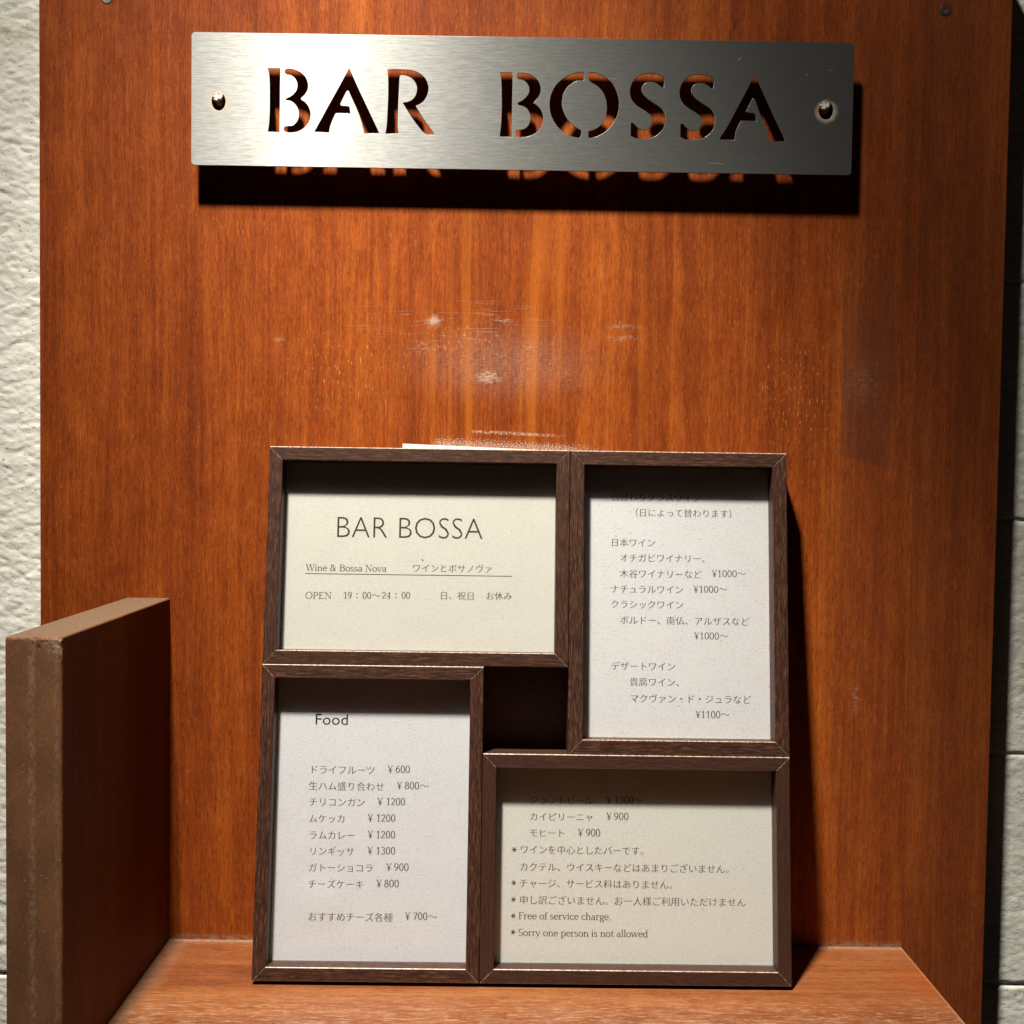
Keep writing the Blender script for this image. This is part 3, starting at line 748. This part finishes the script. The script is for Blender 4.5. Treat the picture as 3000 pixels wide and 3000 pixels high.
def panel_screw(x, y, z, r, metal, ang, parent):
    """countersunk cross-head screw: dark rim, head with a cut cross, black disc painting the shade in the cross"""
    bm = fill2d([circle(0, 0, r), cross_loop(0, 0, r * 0.62, r * 0.17, ang)], 3.0, 0.5)
    o = bm_obj("screw", bm, metal, parent)
    o.location = W(x, y, z + 1.2) - parent.location
    shade_ring = fill2d([circle(0, 0, r * 1.22, n=36, wob=0.02, seed=int(r)), circle(0, 0, r * 0.98)], 2.0)  # black ring painting the shade of a hole that is not cut
    q = bm_obj("shade_ring", shade_ring, M_BLACK, o); q.location = (0, 0.5 * S, 0)
    rc = fill2d([circle(0, 0, r * 0.9)], 0.6)
    q = bm_obj("recess", rc, M_BLACK, o); q.location = (0, 2.0 * S, 0)
    return o
M_GREY = mat_simple("screw_dull", (0.16, 0.14, 0.11), 0.5, 1.0, 0.5, 5.0, 0.5)
panel_screw(1249.7, -1363, 0, 15.0, M_GREY, 0.35, rack)
panel_screw(-1168, -1356.5, 0, 14.5, M_SCREW, 0.6, rack)

# ------------------------------------------------------------------ steel sign
ZP = 49.0
sign = empty("nameplate", W(32, -871, 25))
tag(sign, "long brushed steel nameplate with BAR BOSSA cut through it, screwed to the wood", "sign")
def rounded(x0, x1, y0, y1, r):
    out = []
    for cx, cy, a0 in ((x1 - r, y0 + r, -90), (x1 - r, y1 - r, 0), (x0 + r, y1 - r, 90), (x0 + r, y0 + r, 180)):
        for i in range(7):
            a = math.radians(a0 + 15 * i)
            out.append((cx + r * math.cos(a), cy + r * math.sin(a)))
    return out
loops = [rounded(-909, 973.3, -1244.2, -871.3, 11)]
loops += [smooth_loop(l) for l in CUTS]
loops.append(circle(-831.5, -1050.5, 19.5, 25.5, wob=0.01, seed=3))
loops.append(circle(896.5, -1053.5, 20.5, 27, wob=0.02, seed=4))
bm = fill2d(loops, 4.0, 0.6)
pl = bm_obj("plate", bm, M_STEEL, sign)
pl.location = W(0, 0, ZP) - sign.location

def sign_screw(x, y, lean):
    """screw standing out through the hole, head turned up a little"""
    ax = Vector((lean, -1.0, 0.30)).normalized()          # outward axis, blender space
    q = Vector((0, -1, 0)).rotation_difference(ax)
    r = 15.5
    bm = fill2d([circle(0, 0, r), cross_loop(0, 0, r * 0.66, r * 0.20, 0.35)], 9.0, 2.2)
    o = bm_obj("screw", bm, M_SCREW, sign)
    o.rotation_euler = q.to_euler()
    o.location = W(x, y, ZP + 4) - sign.location
    rc = fill2d([circle(0, 0, r * 0.8)], 0.8)  # black disc painted in for the shade inside the cross
    p = bm_obj("recess", rc, M_BLACK, o); p.location = (0, 6.0 * S, 0)
    sh = fill2d([circle(0, 0, r * 0.86)], 46.0)
    p = bm_obj("shank", sh, M_GREY, o); p.location = (0, 9.0 * S, 0)
    return o
sign_screw(-834, -1064, -0.05)
sign_screw(891, -1067, -0.22)

# ------------------------------------------------------------------ framed menus leaning on the panel
TILT = math.radians(7.0191)
FX0, FY0, FZ0 = 0.0, -74.74, 92.24
ca, sa = math.cos(TILT), math.sin(TILT)
def F2W(x, v, d):
    return W(FX0 + x, FY0 + v * ca - d * (-sa), FZ0 + v * sa - d * ca)
TH = 92.0
def leaning(name, x, v, d):
    o = empty(name, F2W(x, v, d), (-TILT, 0, 0))
    off[o.name] = Vector((-x * S, -d * S, v * S))
    return o
off = {}
def fpart(o, root):
    o.location = off[root.name]
    return o

def inset(poly, c):
    n = len(poly); out = []
    area = sum(poly[i][0] * poly[(i + 1) % n][1] - poly[(i + 1) % n][0] * poly[i][1] for i in range(n))
    sgn = 1 if area > 0 else -1
    ln = []
    for i in range(n):
        a, b = Vector(poly[i]), Vector(poly[(i + 1) % n])
        t = (b - a).normalized()
        nrm = Vector((-t.y, t.x)) * sgn
        ln.append((a + nrm * c[i], t))
    for i in range(n):
        (p, t), (q, u) = ln[i - 1], ln[i]
        den = t.x * u.y - t.y * u.x
        s = ((q.x - p.x) * u.y - (q.y - p.y) * u.x) / den
        out.append(p + t * s)
    return out

def moulding(name, x0, x1, v0, v1, w, mat, root, seed):
    r = random.Random(seed)
    V, Fc, mi, UV = [], [], [], []
    bars = [((x0, v0), (x1, v0), (x1 - w, v0 + w), (x0 + w, v0 + w)),
            ((x1, v0), (x1, v1), (x1 - w, v1 - w), (x1 - w, v0 + w)),
            ((x1, v1), (x0, v1), (x0 + w, v1 - w), (x1 - w, v1 - w)),
            ((x0, v1), (x0, v0), (x0 + w, v0 + w), (x0 + w, v1 - w))]
    for bi, poly in enumerate(bars):
        ou, ov = r.uniform(0, 900), r.uniform(0, 900)
        a, b = Vector(poly[0]), Vector(poly[1])
        t = (b - a).normalized(); nr = Vector((-t.y, t.x))
        def uvof(p, d):
            q = Vector(p) - a
            return (ou + q.dot(t), ov + q.dot(nr) + d)
        ce = 2.2
        fr = inset(poly, (ce, 0.9, 1.8, 0.9))
        hz = bi in (0, 2)
        lay = [(fr, 0.0), (poly, 2.0), (poly, TH)]
        base = len(V)
        for pl_, d in lay:
            for p in pl_:
                V.append((p[0] * S, d * S, -p[1] * S)); UV.append(uvof(p, d))
        def f(ix, m): Fc.append(tuple(base + i for i in ix)); mi.append(m)
        f((0, 1, 2, 3), 0)
        for i in range(4):
            j = (i + 1) % 4
            f((i, j, 4 + j, 4 + i), 1 if (hz or i in (1, 3)) else 0)  # level bars get the painted glint, mitre ends the raw edge
            f((4 + i, 4 + j, 8 + j, 8 + i), 0)
        f((8, 9, 10, 11), 0)
    o = mesh(name, V, Fc, [mat, M_RAW_GLINT], root, False, mi)
    uvl = o.data.uv_layers.new(name="UVMap")
    for lo in o.data.loops: uvl.data[lo.index].uv = UV[lo.vertex_index]
    return fpart(o, root)

def slab(name, x0, x1, v0, v1, d0, d1, mat, parent, bev=0.0):
    return bm_obj(name, box_bm((x0 * S, d0 * S, -v1 * S), (x1 * S, d1 * S, -v0 * S), bev * S), mat, parent)

FR = {'A': (-671, 180, 0, 610, 38, M_MA, 11), 'B': (181.2, 795, 0, 847.3, 40, M_MB, 12),
      'C': (-671.5, -55.2, 611.2, 1462, 37, M_MB, 13), 'D': (-54.0, 795, 848.5, 1462, 38, M_MD, 14)}
frames = leaning("collage_frame", 62, 1462, TH)
tag(frames, "dark brown collage of four joined photo frames leaning on the wooden panel", "photo frame")
for key, (x0, x1, v0, v1, w, m, seed) in FR.items():
    o = moulding("photo_frame", x0, x1, v0, v1, w, m, frames, seed)
    e = 0.25
    g = slab("glazing", x0 + w + e, x1 - w - e, v0 + w + e, v1 - w - e, 45.5, 48.5, M_GLASS, o)
    k = slab("backing", x0 + w + e, x1 - w - e, v0 + w + e, v1 - w - e, 54.0, 62.0, M_BACK, o)

# ------------------------------------------------------------------ printing
def arc(cx, cy, rx, ry, a0, a1):
    n = max(4, int(abs(a1 - a0) / 18))
    return [(cx + rx * math.cos(math.radians(a0 + (a1 - a0) * i / n)), cy + ry * math.sin(math.radians(a0 + (a1 - a0) * i / n))) for i in range(n + 1)]
def sf(x, y, l=0.11, r=0.11): return ('-', [(x - l, y), (x + r, y)])
def stem(x, y0, y1): return [(x, y0), (x, y1)]
X = 0.65
GL = {
 '0': (.70, [arc(.34, .5, .25, .5, 0, 360)]),
 '1': (.70, [[(.17, .80), (.37, .98)], stem(.37, 0, 1), sf(.37, .02, .17, .17)]),
 '2': (.70, [arc(.33, .72, .22, .26, 165, -30) + [(.10, .05)], ('-', [(.09, .04), (.58, .04)]), ('-', [(.57, .02), (.59, .16)])]),
 '3': (.70, [arc(.31, .75, .20, .23, 150, -90), arc(.31, .27, .24, .26, 90, -150)]),
 '4': (.70, [('-', [(.42, 1), (.06, .30)]), ('-', [(.05, .29), (.62, .29)]), stem(.44, 0, 1), sf(.44, .02)]),
 '6': (.70, [arc(.34, .31, .24, .30, 0, 360), [(.11, .34), (.15, .62), (.28, .85), (.52, .98)]]),
 '7': (.70, [('-', [(.10, .96), (.60, .96)]), [(.59, .96), (.40, .50), (.28, 0)], ('-', [(.10, .98), (.09, .80)])]),
 '8': (.70, [arc(.34, .75, .19, .23, 0, 360), arc(.34, .26, .24, .26, 0, 360)]),
 '9': (.70, [arc(.34, .69, .24, .30, 0, 360), [(.57, .66), (.53, .38), (.40, .15), (.16, .02)]]),
 '\u00a5': (.72, [[(.06, .98), (.34, .50)], ('-', [(.62, .98), (.34, .50)]), stem(.34, 0, .5), ('-', [(.10, .44), (.58, .44)]), ('-', [(.10, .28), (.58, .28)]), sf(.34, .02), sf(.08, .98, .07, .10), sf(.60, .98, .10, .07)]),
 'W': (1.04, [[(.06, 1), (.28, 0)], ('-', [(.28, 0), (.51, .98)]), [(.50, 1), (.74, 0)], ('-', [(.74, 0), (.97, 1)]), sf(.08, .98), sf(.52, .98), sf(.95, .98)]),
 'B': (.72, [stem(.16, 0, 1), [(.16, .97), (.36, .97)] + arc(.36, .755, .21, .215, 90, -90) + [(.16, .54)], [(.16, .53), (.38, .53)] + arc(.38, .28, .25, .25, 90, -90) + [(.16, .03)], sf(.14, .98), sf(.14, .02)]),
 'N': (.86, [('-', stem(.16, 0, 1)), [(.15, 1), (.70, .02)], ('-', stem(.70, 0, 1)), sf(.14, .98), sf(.16, .02), sf(.70, .98)]),
 'O': (.86, [arc(.42, .5, .36, .5, 0, 360)]),
 'P': (.66, [stem(.16, 0, 1), [(.16, .97), (.36, .97)] + arc(.36, .73, .22, .24, 90, -90) + [(.16, .49)], sf(.15, .98), sf(.16, .02)]),
 'E': (.68, [stem(.16, 0, 1), ('-', [(.16, .97), (.58, .97)]), ('-', [(.16, .52), (.48, .52)]), ('-', [(.16, .03), (.60, .03)]), sf(.14, .98), sf(.14, .02), ('-', [(.57, .98), (.58, .82)]), ('-', [(.59, .02), (.60, .18)])]),
 'F': (.62, [stem(.16, 0, 1), ('-', [(.16, .97), (.57, .97)]), ('-', [(.16, .52), (.46, .52)]), sf(.14, .98), sf(.16, .02, .11, .15), ('-', [(.56, .98), (.57, .80)])]),
 'S': (.60, [arc(.31, .74, .21, .24, 35, 250) + arc(.29, .27, .23, .25, 70, -150)]),
 '&': (.86, [arc(.33, .78, .15, .20, -60, 230) + [(.70, .02)], arc(.30, .25, .22, .24, 110, 330) + [(.62, .45), (.70, .55)]]),
 'i': (.31, [stem(.15, 0, X), sf(.13, X - .02, .10, .04), sf(.15, .02), ('o', (.15, .90))]),
 'n': (.66, [stem(.15, 0, X), arc(.33, .42, .18, .21, 175, 0) + [(.51, 0)], sf(.13, X - .02, .10, .04), sf(.15, .02), sf(.51, .02)]),
 'e': (.56, [('-', [(.08, .37), (.49, .37)]), arc(.29, .33, .22, .32, 5, 318)]),
 'o': (.60, [arc(.30, .33, .23, .32, 0, 360)]),
 's': (.46, [arc(.23, .48, .14, .16, 35, 255) + arc(.22, .18, .16, .17, 75, -150)]),
 'a': (.56, [arc(.26, .46, .16, .18, 150, 0) + [(.42, .08), (.50, .02)], arc(.25, .19, .17, .18, 60, 330)]),
 'v': (.58, [[(.06, X), (.29, 0)], ('-', [(.29, 0), (.51, X)]), sf(.08, X - .02), sf(.50, X - .02)]),
 'r': (.46, [stem(.15, 0, X), arc(.33, .42, .18, .21, 175, 50), sf(.13, X - .02, .10, .04), sf(.15, .02, .11, .14)]),
 'f': (.38, [[(.17, 0), (.17, .78)] + arc(.33, .80, .16, .19, 180, 50), ('-', [(.05, .62), (.36, .62)]), sf(.17, .02, .11, .14)]),
 'c': (.52, [arc(.30, .33, .22, .32, 40, 322)]),
 'h': (.66, [stem(.15, 0, 1.05), arc(.33, .42, .18, .21, 175, 0) + [(.51, 0)], sf(.13, 1.03, .10, .04), sf(.15, .02), sf(.51, .02)]),
 'g': (.56, [arc(.27, .44, .18, .20, 0, 360), arc(.28, -.13, .21, .16, 0, 360), [(.17, .28), (.12, .14), (.20, .05), (.42, .02)], ('-', [(.42, .58), (.53, .64)])]),
 'y': (.58, [[(.06, X), (.29, .02)], ('-', [(.51, X), (.24, -.18), (.08, -.25)]), sf(.08, X - .02), sf(.50, X - .02)]),
 'p': (.64, [stem(.15, -.30, X), arc(.34, .33, .22, .32, 140, -140), sf(.13, X - .02, .10, .04), sf(.15, -.28)]),
 't': (.40, [[(.17, .84), (.17, .14)] + arc(.29, .14, .12, .12, 180, 300), ('-', [(.05, .62), (.36, .62)])]),
 'l': (.31, [stem(.15, 0, 1.05), sf(.13, 1.03, .10, .04), sf(.15, .02)]),
 'w': (.86, [[(.06, X), (.24, 0)], ('-', [(.24, 0), (.42, X)]), [(.41, X), (.60, 0)], ('-', [(.60, 0), (.78, X)]), sf(.08, X - .02), sf(.42, X - .02), sf(.77, X - .02)]),
 'd': (.64, [stem(.47, 0, 1.05), arc(.29, .33, .22, .32, 40, 320), sf(.43, 1.03, .08, .04), sf(.50, .02, .02, .10)]),
 '.': (.28, [('o', (.12, .05))]),
 ' ': (.30, []),
 '*': (.70, [('=', [(.10, .5), (.60, .5)]), ('=', [(.225, .28), (.475, .72)]), ('=', [(.225, .72), (.475, .28)])]),
}
THICK, THIN = 0.125, 0.055
class Ink:
    def __init__(self): self.v, self.f = [], []
    def poly(self, pts, d):
        b = len(self.v)
        for x, v in pts: self.v.append((x * S, d * S, -v * S))
        self.f.append(tuple(range(b, b + len(pts))))
    def serif(self, s, x0, x1, base, cap, d):
        adv = sum(GL[c][0] for c in s)
        kx = (x1 - x0) / adv; ky = cap
        px = x0
        for c in s:
            a, strokes = GL[c]
            for si, st in enumerate(strokes):
                mode = ''
                if isinstance(st, tuple): mode, st = st
                if mode == 'o':
                    q = arc(st[0], st[1], 0.075, 0.075, 0, 330)
                    self.poly([(px + x * ky * 0.9 + st[0] * (kx - ky * 0.9), base - y * ky) for x, y in q], d)
                    continue
                P = [Vector((px + x * kx, base - y * ky)) for x, y in st]
                L, R = [], []
                for i, p in enumerate(P):
                    a_, b_ = P[max(i - 1, 0)], P[min(i + 1, len(P) - 1)]
                    if (st[0] == st[-1] or (P[0] - P[-1]).length < 1e-4) and i in (0, len(P) - 1): a_, b_ = P[-2], P[1]
                    t = (b_ - a_).normalized()
                    if mode == '-': w = THIN
                    elif mode == '=': w = 0.08
                    else: w = THIN + (THICK - THIN) * abs(t.y) ** 1.4
                    w *= ky * 0.5
                    nrm = Vector((-t.y, t.x)) * w
                    L.append(p + nrm); R.append(p - nrm)
                dd = d - 0.02 * si
                for i in range(len(P) - 1):
                    self.poly([tuple(L[i]), tuple(L[i + 1]), tuple(R[i + 1]), tuple(R[i])], dd)
            px += a * kx
    def font(self, s, d, place, offset, shifts):
        cu = bpy.data.curves.new("tmp", 'FONT')
        cu.body = s; cu.size = 1.0; cu.offset = offset; cu.resolution_u = 3
        ob = bpy.data.objects.new("tmp", cu)
        COL.objects.link(ob)
        dg = bpy.context.evaluated_depsgraph_get(); dg.update()
        me = bpy.data.meshes.new_from_object(ob.evaluated_get(dg))
        bpy.data.objects.remove(ob); bpy.data.curves.remove(cu)
        vs = [(v.co.x, v.co.y) for v in me.vertices]
        fs = [tuple(p.vertices) for p in me.polygons]
        bpy.data.meshes.remove(me)
        pf = place(vs)
        for si, sh in enumerate(shifts):
            b = len(self.v)
            for x, y in vs:
                X_, V_ = pf(x + sh, y)
                self.v.append((X_ * S, (d - 0.03 * si) * S, -V_ * S))
            self.f += [tuple(b + i for i in f) for f in fs]
    def kana(self, s, x0, x1, vc, d):
        """ideographs with thin horizontals and fuller verticals: the outline is pulled in by its normals"""
        DX, DY = 0.002, 0.0165
        em = (x1 - x0) / len(s)
        cu = bpy.data.curves.new("tmp", 'FONT')
        cu.body = s; cu.size = 1.0; cu.resolution_u = 3
        ob = bpy.data.objects.new("tmp", cu)
        COL.objects.link(ob)
        dg = bpy.context.evaluated_depsgraph_get(); dg.update()
        src = ob.to_curve(dg)
        c2 = bpy.data.curves.new("tmp2", 'CURVE')
        c2.dimensions = '2D'; c2.fill_mode = 'FRONT'; c2.resolution_u = 3
        area = 0.0
        polys = []
        for sp in src.splines:
            P = [(p.co.xy, p.handle_left.xy, p.handle_right.xy) for p in sp.bezier_points]
            polys.append(P)
            n = len(P)
            area += sum(P[i][0].x * P[(i + 1) % n][0].y - P[(i + 1) % n][0].x * P[i][0].y for i in range(n))
        sg = 1.0 if area < 0 else -1.0
        for P in polys:
            n = len(P)
            if n < 2: continue
            sp = c2.splines.new('BEZIER')
            sp.bezier_points.add(n - 1)
            sp.use_cyclic_u = True
            for i, (co, hl, hr) in enumerate(P):
                t1 = co - hl
                if t1.length < 1e-5: t1 = co - P[i - 1][0]
                t2 = hr - co
                if t2.length < 1e-5: t2 = P[(i + 1) % n][0] - co
                t1 = t1.normalized(); t2 = t2.normalized()
                n1 = Vector((-t1.y, t1.x)) * sg; n2 = Vector((-t2.y, t2.x)) * sg
                nx = n1.x if abs(n1.x) > abs(n2.x) else n2.x
                ny = n1.y if abs(n1.y) > abs(n2.y) else n2.y
                o = Vector((-nx * DX, -ny * DY))
                bp = sp.bezier_points[i]
                bp.handle_left_type = bp.handle_right_type = 'FREE'
                bp.co = (*(co + o), 0); bp.handle_left = (*(hl + o), 0); bp.handle_right = (*(hr + o), 0)
        ob.to_curve_clear()
        o2 = bpy.data.objects.new("tmp2", c2)
        COL.objects.link(o2)
        dg = bpy.context.evaluated_depsgraph_get(); dg.update()
        me = bpy.data.meshes.new_from_object(o2.evaluated_get(dg))
        b0 = len(self.v)
        for v in me.vertices:
            self.v.append(((x0 + v.co.x * em / EM) * S, d * S, -(vc + 0.37 * em - v.co.y * em / EM) * S))
        self.f += [tuple(b0 + i for i in p.vertices) for p in me.polygons]
        bpy.data.meshes.remove(me)
        for o_, c_ in ((ob, cu), (o2, c2)):
            bpy.data.objects.remove(o_); bpy.data.curves.remove(c_)
    def sans(self, s, x0, x1, base, cap, d, offset):
        def place(vs):
            xa, xb = min(v[0] for v in vs), max(v[0] for v in vs)
            yb = max(v[1] for v in vs); ya = 0.0
            def pf(x, y): return x0 + (x - xa) / (xb - xa) * (x1 - x0), base - (y - ya) / (yb - ya) * cap
            return pf
        self.font(s, d, place, offset, (0.0,))
    def colon(self, x0, x1, vc, d):
        for dv in (-5.2, 5.2):
            self.poly([((x0 + x1) / 2 + 1.9 * math.cos(a), vc + dv + 1.9 * math.sin(a)) for a in [i * 0.785 for i in range(8)]], d)
    def rule(self, x0, x1, v, h, d):
        self.poly([(x0, v - h / 2), (x1, v - h / 2), (x1, v + h / 2), (x0, v + h / 2)], d)
    def obj(self, name, mat, parent):
        me = bpy.data.meshes.new(name)
        me.from_pydata(self.v, [], self.f)
        return link(name, me, mat, parent)

def measure_em():
    cu = bpy.data.curves.new("tmp", 'FONT'); cu.size = 1.0
    ob = bpy.data.objects.new("tmp", cu); COL.objects.link(ob)
    w = []
    for s in ("\u65e5" * 2, "\u65e5" * 12):
        cu.body = s
        dg = bpy.context.evaluated_depsgraph_get(); dg.update()
        me = bpy.data.meshes.new_from_object(ob.evaluated_get(dg))
        xs = [v.co.x for v in me.vertices]; w.append(max(xs) - min(xs))
        bpy.data.meshes.remove(me)
    bpy.data.objects.remove(ob); bpy.data.curves.remove(cu)
    return (w[1] - w[0]) / 10.0
EM = measure_em()

PAPERS = {'A': (mat_paper("cream_paper", (0.69, 0.672, 0.612), 0.26, 0.5, ((60, 540, 150, 80, 0.22),)), "cream opening-hours sheet headed BAR BOSSA in the upper left frame"),
          'B': (mat_paper("white_paper", (0.745, 0.735, 0.745), 0.50, 0.2), "white wine price sheet in the tall upper right frame"),
          'C': (mat_paper("cool_paper", (0.735, 0.735, 0.765), 0.40, 0.5, ((-500, 1270, 110, 90, 0.5),)), "white sheet headed Food with dish prices in the lower left frame"),
          'D': (mat_paper("ivory_paper", (0.72, 0.71, 0.665), 0.32, 0.3), "ivory drinks and house-rules sheet in the wide lower right frame")}
DINK = 51.75
for key, (pm_, label) in PAPERS.items():
    x0, x1, v0, v1, w = FR[key][:5]
    root = leaning("menu_sheet", (x0 + x1) / 2, v1 - w, 53.0)
    tag(root, label, "menu", "printed sheets in the collage frame")
    fpart(slab("sheet", x0 + w + 0.3, x1 - w - 0.3, v0 + w + 0.3, v1 - w - 0.3, 52.0, 53.2, pm_, root), root)
    body, head, rule = Ink(), Ink(), Ink()
    for fk, kind, s, a, b, v, h in TEXT:
        if fk != key: continue
        if s == '\uff1a': body.colon(a, b, v, DINK)
        elif kind == 'j': body.kana(s, a, b, v, DINK)
        elif kind == 's': body.serif(s, a, b, v, h, DINK)
        elif kind == 'x': body.serif('*', a - 1.5, b + 1.5, v + 14, 28, DINK)
        elif kind == 'h': head.sans(s, a, b, v, h, DINK, -0.017 if key == 'A' else -0.002)
        elif kind == 'r': rule.rule(a, b, v, 1.8, DINK)
    if key == 'A': rule.poly([(-240, 312), (-237, 312), (-233, 317), (-236, 318)], DINK)
    fpart(body.obj("printed_text", M_INK, root), root)
    if head.v: fpart(head.obj("heading", M_INK if key == 'A' else M_INKD, root), root)
    if rule.v: fpart(rule.obj("ruled_line", M_INK, root), root)

# ------------------------------------------------------------------ white card slipped behind the frame
card = empty("paper_card", W(-90, 120, 0.3))
tag(card, "white card slipped behind the frame, its edge showing above the top moulding", "card")
bm = fill2d([[(-304, -90), (150, -75), (146, 130), (-310, 116)]], 0.5)
o = bm_obj("card_sheet", bm, M_CARD, card)
o.location = W(0, 0, 0.75) - card.location
